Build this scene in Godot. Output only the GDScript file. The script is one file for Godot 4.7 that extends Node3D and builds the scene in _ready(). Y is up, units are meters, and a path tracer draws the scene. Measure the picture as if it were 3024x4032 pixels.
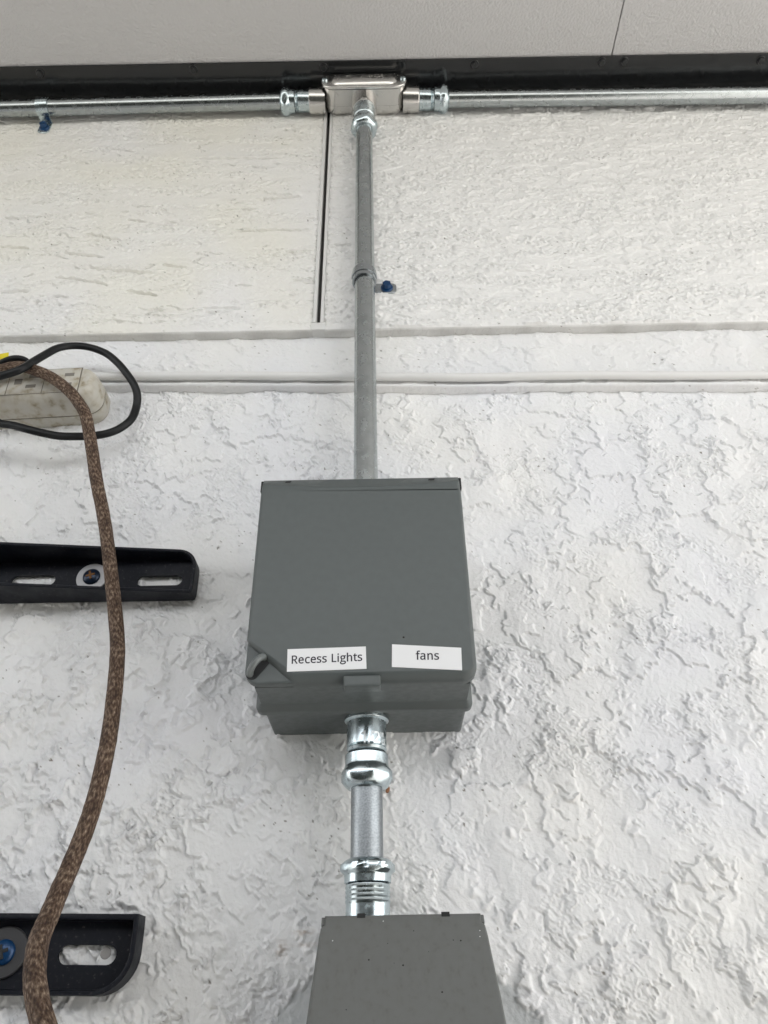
extends Node3D
# A painted stucco wall under a patio roof: conduit, two grey outlet boxes, rails and cords. y is up, metres.

const AX := 0.031          # distance of the conduit axes from the stucco face
const BEAM := 0.017        # face of the concrete beam
const TRIM := 0.009        # face of the strip under the beam

var M := {}
var taken := {}


# ---------------------------------------------------------------- helpers
class Shape:
	var v := PackedVector3Array()
	var uv := PackedVector2Array()
	var xf := Transform3D()

	func tri(a: Vector3, b: Vector3, c: Vector3, ua := Vector2.ZERO, ub := Vector2.ZERO, uc := Vector2.ZERO) -> void:
		v.append(xf * a)
		v.append(xf * c)
		v.append(xf * b)
		uv.append(ua)
		uv.append(uc)
		uv.append(ub)

	func quad(a: Vector3, b: Vector3, c: Vector3, d: Vector3) -> void:
		tri(a, b, c)
		tri(a, c, d)

	# profile: [radius, along, flat]; flat > 0 cuts six flats at that distance
	func lathe(at: Vector3, axis: Vector3, profile: Array, seg := 40, turn := 0.0, sides := 6) -> void:
		var e3 := axis.normalized()
		var e1 := (Vector3.UP if absf(e3.y) < 0.8 else Vector3.RIGHT).cross(e3).normalized()
		var e2 := e3.cross(e1)
		var ring := []
		for p in profile:
			var pts := PackedVector3Array()
			for j in seg + 1:
				var a := TAU * j / seg
				var rr: float = p[0]
				if p.size() > 2 and p[2] > 0.0:
					var w := fposmod(a + turn, TAU / sides) - PI / sides
					rr = minf(rr, p[2] / cos(w))
				pts.append(at + e3 * float(p[1]) + (e1 * cos(a) + e2 * sin(a)) * rr)
			ring.append(pts)
		for i in profile.size() - 1:
			for j in seg:
				var a: Vector3 = ring[i][j]
				var b: Vector3 = ring[i][j + 1]
				var c: Vector3 = ring[i + 1][j + 1]
				var d: Vector3 = ring[i + 1][j]
				var u0 := float(j) / seg
				var u1 := float(j + 1) / seg
				if profile[i][0] > 1e-6:
					tri(a, b, c, Vector2(u0, profile[i][1] * 20.0), Vector2(u1, profile[i][1] * 20.0), Vector2(u1, profile[i + 1][1] * 20.0))
				if profile[i + 1][0] > 1e-6:
					tri(a, c, d, Vector2(u0, profile[i][1] * 20.0), Vector2(u1, profile[i + 1][1] * 20.0), Vector2(u0, profile[i + 1][1] * 20.0))

	# outline counter-clockwise seen from +z; steps: [inset, z] from back to front
	func loft(outline: PackedVector2Array, steps: Array, back := true, front := true) -> void:
		var n := outline.size()
		var rings := []
		for s in steps:
			rings.append(Shape.inset(outline, s[0]))
		for i in steps.size() - 1:
			var z0: float = steps[i][1]
			var z1: float = steps[i + 1][1]
			for j in n:
				var k := (j + 1) % n
				var a: Vector2 = rings[i][j]
				var b: Vector2 = rings[i][k]
				var c: Vector2 = rings[i + 1][k]
				var d: Vector2 = rings[i + 1][j]
				quad(Vector3(a.x, a.y, z0), Vector3(b.x, b.y, z0), Vector3(c.x, c.y, z1), Vector3(d.x, d.y, z1))
		var t := Geometry2D.triangulate_polygon(outline)
		if front:
			cap(rings[-1], steps[-1][1], false, t)
		if back:
			cap(rings[0], steps[0][1], true, t)

	func cap(o: PackedVector2Array, z: float, flip: bool, t: PackedInt32Array) -> void:
		for i in range(0, t.size(), 3):
			var a := o[t[i]]
			var b := o[t[i + 1]]
			var c := o[t[i + 2]]
			if ((b - a).cross(c - a) < 0.0) != flip:
				var s := b
				b = c
				c = s
			tri(Vector3(a.x, a.y, z), Vector3(b.x, b.y, z), Vector3(c.x, c.y, z))

	static func inset(o: PackedVector2Array, d: float) -> PackedVector2Array:
		var out := PackedVector2Array()
		var n := o.size()
		for i in n:
			var e0 := (o[i] - o[(i + n - 1) % n]).normalized()
			var e1 := (o[(i + 1) % n] - o[i]).normalized()
			var n0 := Vector2(-e0.y, e0.x)
			var n1 := Vector2(-e1.y, e1.x)
			var m := (n0 + n1) / maxf(0.35, 1.0 + n0.dot(n1))
			out.append(o[i] + m * d)
		return out

	func box(lo: Vector3, hi: Vector3, bevel := 0.0) -> void:
		var o := PackedVector2Array([Vector2(lo.x, lo.y), Vector2(hi.x, lo.y), Vector2(hi.x, hi.y), Vector2(lo.x, hi.y)])
		if bevel > 0.0:
			o = Shape.rrect(lo.x, lo.y, hi.x, hi.y, [bevel, bevel, bevel, bevel], 3)
			loft(o, [[bevel, lo.z], [bevel * 0.3, lo.z + bevel * 0.3], [0.0, lo.z + bevel], [0.0, hi.z - bevel], [bevel * 0.3, hi.z - bevel * 0.3], [bevel, hi.z]])
		else:
			loft(o, [[0.0, lo.z], [0.0, hi.z]])

	# radii: bottom-left, bottom-right, top-right, top-left
	static func rrect(x0: float, y0: float, x1: float, y1: float, radii: Array, seg := 6) -> PackedVector2Array:
		var o := PackedVector2Array()
		var cs := [Vector2(x0, y0), Vector2(x1, y0), Vector2(x1, y1), Vector2(x0, y1)]
		var dirs := [Vector2(1, 1), Vector2(-1, 1), Vector2(-1, -1), Vector2(1, -1)]
		for k in 4:
			var rr: float = radii[k]
			if rr <= 0.0:
				o.append(cs[k])
				continue
			var c: Vector2 = cs[k] + dirs[k] * rr
			for i in seg + 1:
				var a := PI + k * PI / 2 + PI / 2 * i / seg
				o.append(c + Vector2(cos(a), sin(a)) * rr)
		return o

	static func stadium(c: Vector2, half: float, r: float, seg := 10) -> PackedVector2Array:
		var o := PackedVector2Array()
		for i in seg + 1:
			var a := -PI / 2 + PI * i / seg
			o.append(c + Vector2(half - r + cos(a) * r, sin(a) * r))
		for i in seg + 1:
			var a := PI / 2 + PI * i / seg
			o.append(c + Vector2(-half + r + cos(a) * r, sin(a) * r))
		return o

	# a plate between an outer and an inner convex loop, from z0 to z1
	func holed(outer: PackedVector2Array, inner: PackedVector2Array, z0: float, z1: float) -> void:
		var c := Vector2.ZERO
		for p in inner:
			c += p / inner.size()
		var angles := []
		for o in [outer, inner]:
			for p in o:
				angles.append((p - c).angle())
		for i in 48:
			angles.append(-PI + TAU * i / 48.0)
		angles.sort()
		var po := []
		var pi := []
		var last := -99.0
		for a in angles:
			if a - last < 0.002:
				continue
			last = a
			po.append(Shape.hit(outer, c, a))
			pi.append(Shape.hit(inner, c, a))
		var n := po.size()
		for i in n:
			var k := (i + 1) % n
			var a: Vector2 = pi[i]
			var b: Vector2 = po[i]
			var d: Vector2 = po[k]
			var e: Vector2 = pi[k]
			quad(Vector3(a.x, a.y, z1), Vector3(b.x, b.y, z1), Vector3(d.x, d.y, z1), Vector3(e.x, e.y, z1))
			quad(Vector3(e.x, e.y, z0), Vector3(d.x, d.y, z0), Vector3(b.x, b.y, z0), Vector3(a.x, a.y, z0))
			quad(Vector3(a.x, a.y, z0), Vector3(a.x, a.y, z1), Vector3(e.x, e.y, z1), Vector3(e.x, e.y, z0))
			quad(Vector3(b.x, b.y, z1), Vector3(b.x, b.y, z0), Vector3(d.x, d.y, z0), Vector3(d.x, d.y, z1))

	static func hit(o: PackedVector2Array, c: Vector2, a: float) -> Vector2:
		var d := Vector2(cos(a), sin(a))
		var best := c
		var far := 0.0
		for i in o.size():
			var p := o[i] - c
			var e := o[(i + 1) % o.size()] - o[i]
			var den := d.cross(e)
			if absf(den) < 1e-12:
				continue
			var t := p.cross(e) / den
			var s := p.cross(d) / den
			if t > far and s > -1e-4 and s < 1.0001:
				far = t
				best = c + d * t
		return best

	# a tube along smoothed points; wide and tall scale its round section
	func tube(points: Array, radius: float, sides := 14, per := 6, wide := 1.0, tall := 1.0, wobble := 0.0, seed_ := 1) -> void:
		var pts := PackedVector3Array()
		var n := points.size()
		for i in n - 1:
			var p0: Vector3 = points[maxi(i - 1, 0)]
			var p1: Vector3 = points[i]
			var p2: Vector3 = points[i + 1]
			var p3: Vector3 = points[mini(i + 2, n - 1)]
			for k in per:
				pts.append(p1.cubic_interpolate(p2, p0, p3, float(k) / per))
		pts.append(points[n - 1])
		var noise := FastNoiseLite.new()
		noise.seed = seed_
		noise.frequency = 0.05
		var t0 := (pts[1] - pts[0]).normalized()
		var side := t0.cross(Vector3(0, 0, 1))
		if side.length() < 0.1:
			side = t0.cross(Vector3(0, 1, 0))
		side = side.normalized()
		var rings := []
		var along := 0.0
		var us := PackedFloat32Array()
		for i in pts.size():
			var t := (pts[mini(i + 1, pts.size() - 1)] - pts[maxi(i - 1, 0)]).normalized()
			side = (side - t * side.dot(t)).normalized()
			var up := side.cross(t)
			if i:
				along += pts[i].distance_to(pts[i - 1])
			us.append(along)
			var ring := PackedVector3Array()
			for j in sides + 1:
				var a := TAU * j / sides
				var rr := radius * (1.0 + wobble * noise.get_noise_2d(along * 3000.0, (j % sides) * 12.0))
				ring.append(pts[i] + side * cos(a) * rr * wide + up * sin(a) * rr * tall)
			rings.append(ring)
		for i in pts.size() - 1:
			for j in sides:
				var ua := Vector2(float(j) / sides, us[i] * 30.0)
				var ub := Vector2(float(j + 1) / sides, us[i] * 30.0)
				var uc := Vector2(float(j + 1) / sides, us[i + 1] * 30.0)
				var ud := Vector2(float(j) / sides, us[i + 1] * 30.0)
				tri(rings[i][j], rings[i + 1][j + 1], rings[i][j + 1], ua, uc, ub)
				tri(rings[i][j], rings[i + 1][j], rings[i + 1][j + 1], ua, ud, uc)
		for e in [0, pts.size() - 1]:
			for j in sides:
				if e == 0:
					tri(pts[e], rings[e][j], rings[e][j + 1])
				else:
					tri(pts[e], rings[e][j + 1], rings[e][j])

	func mesh(angle := 38.0) -> ArrayMesh:
		var cut := cos(deg_to_rad(angle))
		var count := v.size() / 3
		var fn := PackedVector3Array()
		var at := {}
		for f in count:
			var nn := (v[f * 3 + 2] - v[f * 3]).cross(v[f * 3 + 1] - v[f * 3])
			fn.append(nn)
			for k in 3:
				var key := Vector3i((v[f * 3 + k] * 100000.0).round())
				if at.has(key):
					at[key].append(f)
				else:
					at[key] = [f]
		var normals := PackedVector3Array()
		normals.resize(v.size())
		for f in count:
			var own := fn[f].normalized()
			for k in 3:
				var key := Vector3i((v[f * 3 + k] * 100000.0).round())
				var s := Vector3.ZERO
				for g in at[key]:
					if fn[g].normalized().dot(own) >= cut:
						s += fn[g]
				normals[f * 3 + k] = s.normalized() if s.length_squared() > 0.0 else own
		var arrays := []
		arrays.resize(Mesh.ARRAY_MAX)
		arrays[Mesh.ARRAY_VERTEX] = v
		arrays[Mesh.ARRAY_NORMAL] = normals
		arrays[Mesh.ARRAY_TEX_UV] = uv
		var m := ArrayMesh.new()
		m.add_surface_from_arrays(Mesh.PRIMITIVE_TRIANGLES, arrays)
		return m


func numbered(called: String) -> String:
	if not taken.has(called):
		taken[called] = 0
		return called
	taken[called] += 1
	return "%s_%03d" % [called, taken[called]]


func thing(called: String, label: String, category: String, at := Vector3.ZERO, group := "") -> Node3D:
	var o := Node3D.new()
	o.name = numbered(called)
	add_child(o)
	o.position = at
	o.set_meta("label", label)
	o.set_meta("category", category)
	if group:
		o.set_meta("group", group)
	return o


# a part; its shape is given in world places, moved into its parent's frame
func part(called: String, s: Shape, m: Material, parent: Node3D, label := "", angle := 38.0) -> MeshInstance3D:
	var o := MeshInstance3D.new()
	o.name = called
	var base := Vector3.ZERO
	var p: Node = parent
	while p is Node3D and p != self:
		base += p.position
		p = p.get_parent()
	if base != Vector3.ZERO:
		for i in s.v.size():
			s.v[i] -= base
	o.mesh = s.mesh(angle)
	o.material_override = m
	parent.add_child(o, true)
	if label:
		o.set_meta("label", label)
	return o


func single(called: String, s: Shape, m: Material, label: String, category: String, group := "") -> MeshInstance3D:
	var o := part(numbered(called), s, m, self)
	o.set_meta("label", label)
	o.set_meta("category", category)
	if group:
		o.set_meta("group", group)
	return o


func structure(called: String, s: Shape, m: Material) -> MeshInstance3D:
	var o := part(called, s, m, self)
	o.set_meta("kind", "structure")
	return o


func noise_tex(freq: float, seed_: int, oct := 4, size := 512, ramp: Gradient = null, kind := FastNoiseLite.TYPE_SIMPLEX_SMOOTH) -> NoiseTexture2D:
	var n := FastNoiseLite.new()
	n.noise_type = kind
	n.seed = seed_
	n.frequency = freq
	n.fractal_octaves = oct
	var t := NoiseTexture2D.new()
	t.width = size
	t.height = size
	t.seamless = true
	t.noise = n
	if ramp:
		t.color_ramp = ramp
	return t


func ramp(stops: Array) -> Gradient:
	var g := Gradient.new()
	var offs := PackedFloat32Array()
	var cols := PackedColorArray()
	for s in stops:
		offs.append(s[0])
		cols.append(s[1])
	g.offsets = offs
	g.colors = cols
	return g


func grey(x: float) -> Color:
	return Color(x, x, x)


func mat(albedo: Color, rough: float, metal := 0.0) -> StandardMaterial3D:
	var m := StandardMaterial3D.new()
	m.albedo_color = albedo.linear_to_srgb()
	m.roughness = rough
	m.metallic = metal
	return m


func triplanar(m: StandardMaterial3D, scale: float) -> void:
	m.uv1_triplanar = true
	m.uv1_world_triplanar = true
	m.uv1_scale = Vector3.ONE * scale


func make_materials() -> void:
	# white paint of the wall: vertex colours carry stains, specks and painted shade, a fine relief the grain
	var paint := mat(Color(1, 1, 1), 0.5)
	paint.vertex_color_use_as_albedo = true
	triplanar(paint, 9.0)
	paint.heightmap_enabled = true
	paint.heightmap_texture = noise_tex(0.02, 5, 6, 1024)
	paint.heightmap_scale = 0.05
	M.paint = paint
	var soffit := mat(Color(0.53, 0.525, 0.525), 0.42)
	triplanar(soffit, 5.0)
	soffit.heightmap_enabled = true
	soffit.heightmap_texture = noise_tex(0.05, 8, 3, 1024)
	soffit.heightmap_scale = 0.07
	M.soffit = soffit
	M.joint_white = mat(Color(0.72, 0.72, 0.71), 0.4)
	M.gap = mat(Color(0.07, 0.068, 0.065), 0.8)
	M.black_paint = mat(Color(0.012, 0.013, 0.014), 0.16)
	M.black_screw = mat(Color(0.015, 0.016, 0.017), 0.3)
	# galvanised tube, slightly streaky
	var emt := mat(Color(0.48, 0.515, 0.525), 1.0, 1.0)
	triplanar(emt, 14.0)
	emt.roughness_texture = noise_tex(0.012, 21, 4, 512, ramp([[0.0, grey(0.20)], [0.5, grey(0.25)], [1.0, grey(0.34)]]))
	emt.albedo_texture = noise_tex(0.012, 22, 5, 512, ramp([[0.0, grey(0.90)], [0.35, grey(0.96)], [1.0, grey(1.0)]]))
	emt.heightmap_enabled = true
	emt.heightmap_texture = noise_tex(0.04, 23, 4)
	emt.heightmap_scale = 0.0015
	M.emt = emt
	var worn: StandardMaterial3D = emt.duplicate()
	worn.albedo_color = Color(0.40, 0.43, 0.45).linear_to_srgb()
	worn.roughness_texture = noise_tex(0.03, 24, 4, 256, ramp([[0.0, grey(0.34)], [1.0, grey(0.5)]]))
	worn.albedo_texture = noise_tex(0.09, 25, 4, 512, ramp([[0.0, grey(0.74)], [0.5, grey(0.88)], [1.0, grey(1.0)]]))
	M.emt_worn = worn
	var zinc := mat(Color(0.57, 0.65, 0.68), 1.0, 1.0)
	triplanar(zinc, 20.0)
	zinc.roughness_texture = noise_tex(0.03, 31, 4, 256, ramp([[0.0, grey(0.17)], [0.6, grey(0.25)], [1.0, grey(0.38)]]))
	zinc.heightmap_enabled = true
	zinc.heightmap_texture = noise_tex(0.02, 32, 3, 256)
	zinc.heightmap_scale = 0.004
	M.zinc = zinc
	M.strap = mat(Color(0.42, 0.45, 0.47), 0.25, 1.0)
	var alu := mat(Color(0.66, 0.65, 0.63), 1.0, 1.0)
	triplanar(alu, 20.0)
	alu.roughness_texture = noise_tex(0.04, 33, 4, 256, ramp([[0.0, grey(0.18)], [1.0, grey(0.30)]]))
	M.alu = alu
	var box := mat(Color(0.094, 0.108, 0.108), 1.0)
	triplanar(box, 30.0)
	box.roughness_texture = noise_tex(0.02, 41, 4, 256, ramp([[0.0, grey(0.36)], [1.0, grey(0.52)]]))
	box.albedo_texture = noise_tex(0.008, 45, 6, 512, ramp([[0.0, grey(0.965)], [1.0, grey(1.0)]]))
	box.heightmap_enabled = true
	box.heightmap_texture = noise_tex(0.25, 42, 2, 512)
	box.heightmap_scale = 0.004
	M.box = box
	var box2: StandardMaterial3D = box.duplicate()
	box2.albedo_color = Color(0.146, 0.154, 0.150).linear_to_srgb()
	box2.albedo_texture = noise_tex(0.012, 43, 5, 512, ramp([[0.0, Color(0.90, 0.88, 0.86)], [0.35, Color(0.97, 0.965, 0.96)], [1.0, grey(1.0)]]))
	M.box_worn = box2
	var sticker := mat(Color(0.78, 0.79, 0.80), 0.32)
	M.sticker = sticker
	M.loop = mat(Color(0.15, 0.165, 0.165), 0.28)
	M.emboss = mat(Color(0.85, 0.88, 0.89), 0.4, 1.0)
	M.ink = mat(Color(0.012, 0.008, 0.02), 0.5)
	M.dark = mat(Color(0.012, 0.013, 0.014), 0.6)
	var rail := mat(Color(0.006, 0.008, 0.013), 1.0)
	triplanar(rail, 12.0)
	rail.roughness_texture = noise_tex(0.02, 51, 4, 256, ramp([[0.0, grey(0.38)], [1.0, grey(0.6)]]))
	rail.albedo_color = Color(1, 1, 1)
	rail.albedo_texture = noise_tex(0.05, 52, 6, 512, ramp([[0.0, Color(0.075, 0.085, 0.115)], [0.62, Color(0.085, 0.095, 0.125)], [0.78, Color(0.12, 0.125, 0.145)], [1.0, Color(0.32, 0.31, 0.30)]]))
	rail.metallic_specular = 0.32
	M.rail = rail
	M.blue_screw = mat(Color(0.006, 0.045, 0.13), 0.3, 0.2)
	M.dark_screw = mat(Color(0.012, 0.022, 0.045), 0.3, 0.4)
	M.washer = mat(Color(0.42, 0.42, 0.43), 0.45, 0.2)
	M.washer_dark = mat(Color(0.055, 0.055, 0.058), 0.5, 0.3)
	M.rust = mat(Color(0.16, 0.07, 0.02), 0.7, 0.3)
	var beige := mat(Color(1, 1, 1), 0.55)
	triplanar(beige, 8.0)
	beige.albedo_color = Color(0.55, 0.54, 0.50).linear_to_srgb()
	beige.albedo_texture = noise_tex(0.02, 61, 5, 512, ramp([[0.0, Color(0.62, 0.56, 0.46)], [0.25, Color(0.88, 0.85, 0.79)], [0.5, Color(0.97, 0.96, 0.94)], [1.0, grey(1.0)]]))
	M.beige = beige
	M.beige_dark = mat(Color(0.20, 0.185, 0.16), 0.7)
	M.grime = mat(Color(0.17, 0.155, 0.125), 0.8)
	var rubber := mat(Color(0.010, 0.011, 0.012), 0.38)
	triplanar(rubber, 40.0)
	rubber.heightmap_enabled = true
	rubber.heightmap_texture = noise_tex(0.03, 71, 3, 256)
	rubber.heightmap_scale = 0.01
	rubber.metallic_specular = 0.35
	M.rubber = rubber
	var cord := mat(Color(1, 1, 1), 0.78)
	cord.uv1_scale = Vector3(1.0, 0.5, 1.0)
	cord.albedo_texture = noise_tex(0.034, 81, 8, 512, ramp([[0.0, Color(0.16, 0.11, 0.08)], [0.36, Color(0.30, 0.222, 0.168)], [0.52, Color(0.38, 0.31, 0.255)], [0.66, Color(0.45, 0.38, 0.32)], [0.80, Color(0.55, 0.48, 0.41)], [1.0, Color(0.72, 0.66, 0.58)]]))
	cord.detail_enabled = true
	cord.detail_blend_mode = BaseMaterial3D.BLEND_MODE_MUL
	cord.detail_albedo = noise_tex(0.007, 83, 5, 512, ramp([[0.0, Color(0.62, 0.57, 0.53)], [0.40, Color(0.86, 0.83, 0.80)], [0.55, grey(1.0)], [1.0, Color(1.0, 1.0, 0.98)]]))
	cord.heightmap_enabled = true
	cord.heightmap_texture = noise_tex(0.05, 82, 4, 512)
	cord.heightmap_scale = 0.05
	M.cord = cord
	M.yellow = mat(Color(0.72, 0.60, 0.02), 0.5)
	M.speck = mat(Color(0.02, 0.018, 0.015), 0.8)
	M.husk = mat(Color(0.28, 0.13, 0.06), 0.7)
	M.plug = mat(Color(0.33, 0.32, 0.31), 0.8)
	var slab := mat(Color(0.46, 0.45, 0.44), 0.8)
	M.slab = slab
	M.lawn = mat(Color(0.46, 0.45, 0.42), 0.9)
	M.light_blocker = mat(Color(0.028, 0.032, 0.026), 0.9)


# ---------------------------------------------------------------- wall surfaces
var nz := {}
# long cracks between the boards of the beam's formwork: x, y to x, y
const CRACKS := [[-0.2757, 2.0368, -0.2135, 2.0281], [-0.3034, 2.0251, -0.2529, 2.0130], [-0.1389, 2.0899, -0.0702, 2.0899], [-0.1932, 2.2207, -0.1069, 2.2163], [-0.2997, 2.2423, -0.2654, 2.2348], [-0.3686, 2.0724, -0.3406, 2.0689], [-0.3031, 2.0593, -0.2649, 2.0540], [-0.2333, 2.0035, -0.2045, 1.9961], [-0.2052, 2.0395, -0.1825, 2.0366], [-0.1241, 2.1422, -0.0803, 2.1456], [-0.3500, 2.0046, -0.3243, 2.0045], [-0.2890, 2.0902, -0.2532, 2.0793], [-0.2990, 1.9979, -0.2847, 1.9954], [-0.3769, 2.1183, -0.3552, 2.1176], [-0.2506, 2.1120, -0.2325, 2.1069], [-0.0432, 2.0639, -0.0267, 2.0644]]


func noise(freq: float, seed_: int, oct := 3, kind := FastNoiseLite.TYPE_SIMPLEX_SMOOTH) -> FastNoiseLite:
	var n := FastNoiseLite.new()
	n.noise_type = kind
	n.seed = seed_
	n.frequency = freq
	n.fractal_octaves = oct
	if oct <= 1:
		n.fractal_type = FastNoiseLite.FRACTAL_NONE
	return n


func make_noises() -> void:
	nz.warp = noise(0.07, 101, 2)
	nz.a = noise(0.019, 102, 6)
	nz.a.fractal_gain = 0.56
	nz.b = noise(0.034, 103, 5)
	nz.b.fractal_gain = 0.55
	nz.c = noise(0.014, 104, 2)
	nz.d = noise(0.017, 105, 2)
	nz.lump = noise(0.12, 106, 3)
	nz.bump = noise(0.36, 116, 2)
	nz.fine = noise(0.42, 107, 2)
	nz.dab = noise(0.055, 108, 1, FastNoiseLite.TYPE_CELLULAR)
	nz.dab.cellular_return_type = FastNoiseLite.RETURN_DISTANCE
	nz.dabv = noise(0.055, 108, 1, FastNoiseLite.TYPE_CELLULAR)
	nz.dabv.cellular_return_type = FastNoiseLite.RETURN_CELL_VALUE
	nz.heap = noise(0.062, 118, 3)
	nz.fleck = noise(0.26, 117, 2)
	nz.grain = noise(0.05, 111, 4)
	nz.pit = noise(0.045, 112, 3)
	nz.crack = noise(0.03, 113, 3)
	nz.broad = noise(0.006, 114, 2)
	nz.dirt = noise(0.22, 115, 2)


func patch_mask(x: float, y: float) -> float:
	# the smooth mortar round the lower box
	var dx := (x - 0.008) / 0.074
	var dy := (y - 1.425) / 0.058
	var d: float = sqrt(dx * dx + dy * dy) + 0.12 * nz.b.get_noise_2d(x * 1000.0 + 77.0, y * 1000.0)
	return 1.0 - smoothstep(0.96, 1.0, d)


# relief of the stucco in metres at a place on the wall
func stucco(x: float, y: float) -> float:
	var px := x * 1000.0
	var py := y * 1000.0
	var wx: float = px + 5.0 * nz.warp.get_noise_2d(px, py)
	var wy: float = py + 5.0 * nz.warp.get_noise_2d(px + 400.0, py)
	var sx := wx * 0.92 + wy * 0.38
	var sy := wy * 0.75 - wx * 0.30
	var fade: float = nz.c.get_noise_2d(px, py)
	var h := 0.5 * fade - 0.7
	# coats of render with ragged edges, sharper in some places than in others
	var a: float = nz.a.get_noise_2d(sx, sy)
	h += (0.9 * smoothstep(-0.016, 0.016, a - 0.02) + 0.35 * exp(-pow((a - 0.035) / 0.022, 2.0))) * smoothstep(-0.50, 0.05, fade)
	var b: float = nz.b.get_noise_2d(sx * 0.8 + 900.0, sy * 0.8)
	h += 0.85 * smoothstep(-0.022, 0.022, b - 0.12) * smoothstep(-0.25, 0.15, nz.d.get_noise_2d(px + 700.0, py))
	# rough trowelled areas: small round grains, larger dabs lower down and on the left
	var low: float = smoothstep(1.72, 1.52, y)
	var left: float = smoothstep(0.02, -0.18, x)
	var l: float = nz.lump.get_noise_2d(sx * 0.8, sy * 0.65)
	var rough: float = smoothstep(0.06, 0.20, nz.d.get_noise_2d(px, py) + 0.25 * b - 0.03 + 0.05 * left)
	var grain: float = nz.bump.get_noise_2d(wx, wy)
	h += rough * (0.46 * smoothstep(-0.15, 0.65, grain) + 0.15 * nz.fine.get_noise_2d(px, py))
	h += (0.2 + 0.7 * low * left + 0.2 * left) * smoothstep(0.05, 0.45, l) * (0.15 + 0.85 * rough)
	if nz.dabv.get_noise_2d(wx, wy * 0.8) > 0.25:
		var q: float = nz.dab.get_noise_2d(wx, wy * 0.8) + 1.0
		h += (0.6 + 0.6 * low) * (1.0 - smoothstep(0.04, 0.22, q)) * (0.6 + 0.8 * absf(l))
	# soft heaps of plaster dragged down to the left
	var heap: float = nz.heap.get_noise_2d(wx * 0.95 + wy * 0.45, wy * 0.7 - wx * 0.15)
	h += (0.08 + 0.25 * low + 1.1 * low * left + 0.2 * left) * smoothstep(0.14, 0.42, heap) * (1.0 + 0.35 * grain)
	h *= 1.0 + 0.10 * left
	# flattened under the two rails
	if x < -0.125 and ((y > 1.688 and y < 1.728) or (y > 1.457 and y < 1.50)):
		h = minf(h, 0.9)
	# scraped pits
	h -= 0.7 * smoothstep(0.40, 0.50, nz.pit.get_noise_2d(px * 1.6, py * 1.6)) * rough
	h += 0.05 * nz.fine.get_noise_2d(px, py)
	# soft runs left by a cable once painted over
	for r in [-0.060, -0.0545]:
		if y > 1.75 and y < 1.89:
			h += 0.7 * exp(-pow((px - (r - (1.89 - y) * 0.045) * 1000.0) / 0.9, 2.0)) * smoothstep(-0.3, 0.2, nz.c.get_noise_2d(0.0, py * 3.0))
	var m := patch_mask(x, y)
	if m > 0.0:
		var flat: float = -0.9 + 0.35 * nz.fine.get_noise_2d(px * 0.55, py * 0.55) + 0.4 * nz.b.get_noise_2d(px, py)
		h = lerpf(h, flat * 0.6, m)
	return h * 0.00145


func beam_relief(x: float, y: float, streak: float) -> float:
	var px := x * 1000.0
	var py := y * 1000.0
	var w: float = 3.0 * nz.warp.get_noise_2d(px * 0.4, py)
	var row: float = smoothstep(-0.25, 0.25, nz.grain.get_noise_2d(px * 0.10, (py + w) * 0.9))
	var h: float = 0.30 * nz.grain.get_noise_2d(px * 0.2, (py + w) * 1.3)
	var fleck: float = nz.fleck.get_noise_2d(px * (1.0 - 0.5 * streak), (py + w) * 1.15)
	h += (0.12 + 0.36 * streak) * row * smoothstep(-0.35, 0.3, fleck) + (0.04 + 0.14 * streak) * fleck
	var p: float = nz.lump.get_noise_2d(px * (1.3 - 0.6 * streak), (py + w) * 2.6)
	h -= 1.1 * smoothstep(0.30, 0.55, p) * row
	var c: float = nz.crack.get_noise_2d(px * 0.20, (py + w) * 1.2)
	h -= 1.9 * streak * (1.0 - smoothstep(0.0, 0.030, absf(c))) * smoothstep(0.05, 0.18, nz.b.get_noise_2d(px * 0.30, py * 0.8))
	if streak < 0.7:
		var a: float = nz.a.get_noise_2d(px * 0.8, (py + w) * 1.7)
		h += 0.55 * smoothstep(-0.04, 0.04, a - 0.05)
		var b: float = nz.b.get_noise_2d(px * 0.9 + 70.0, (py + w) * 2.0)
		h += 0.55 * smoothstep(-0.03, 0.03, b - 0.10)
		h += 0.5 * smoothstep(0.1, 0.5, nz.lump.get_noise_2d(px * 0.9, (py + w) * 1.6)) * row
	if x < -0.02:
		for k in CRACKS:
			if x > k[0] - 0.004 and x < k[2] + 0.004:
				var f: float = (x - k[0]) / (k[2] - k[0])
				var off: float = (y - lerpf(k[1], k[3], f)) * 1000.0 - 1.6 * nz.lump.get_noise_2d(px * 0.8, k[1] * 9000.0)
				if absf(off) < 4.0:
					var ends: float = smoothstep(-0.08, 0.08, f) * smoothstep(1.08, 0.92, f)
					h -= ends * (3.2 * exp(-off * off * 1.3) - 0.7 * exp(-pow(off - 1.8, 2.0) * 0.8)) * (0.65 + 0.5 * fleck)
	# the edges along the joint have crumbled
	var edge := minf(absf(x + 0.0602), absf(x + 0.0500))
	if edge < 0.004:
		h -= 1.6 * smoothstep(0.0035, 0.0, edge) * smoothstep(-0.1, 0.4, nz.bump.get_noise_2d(px * 0.7, py * 0.8))
	h += 0.10 * nz.fine.get_noise_2d(px * 0.7, py * 0.7)
	return h * 0.0018


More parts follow.
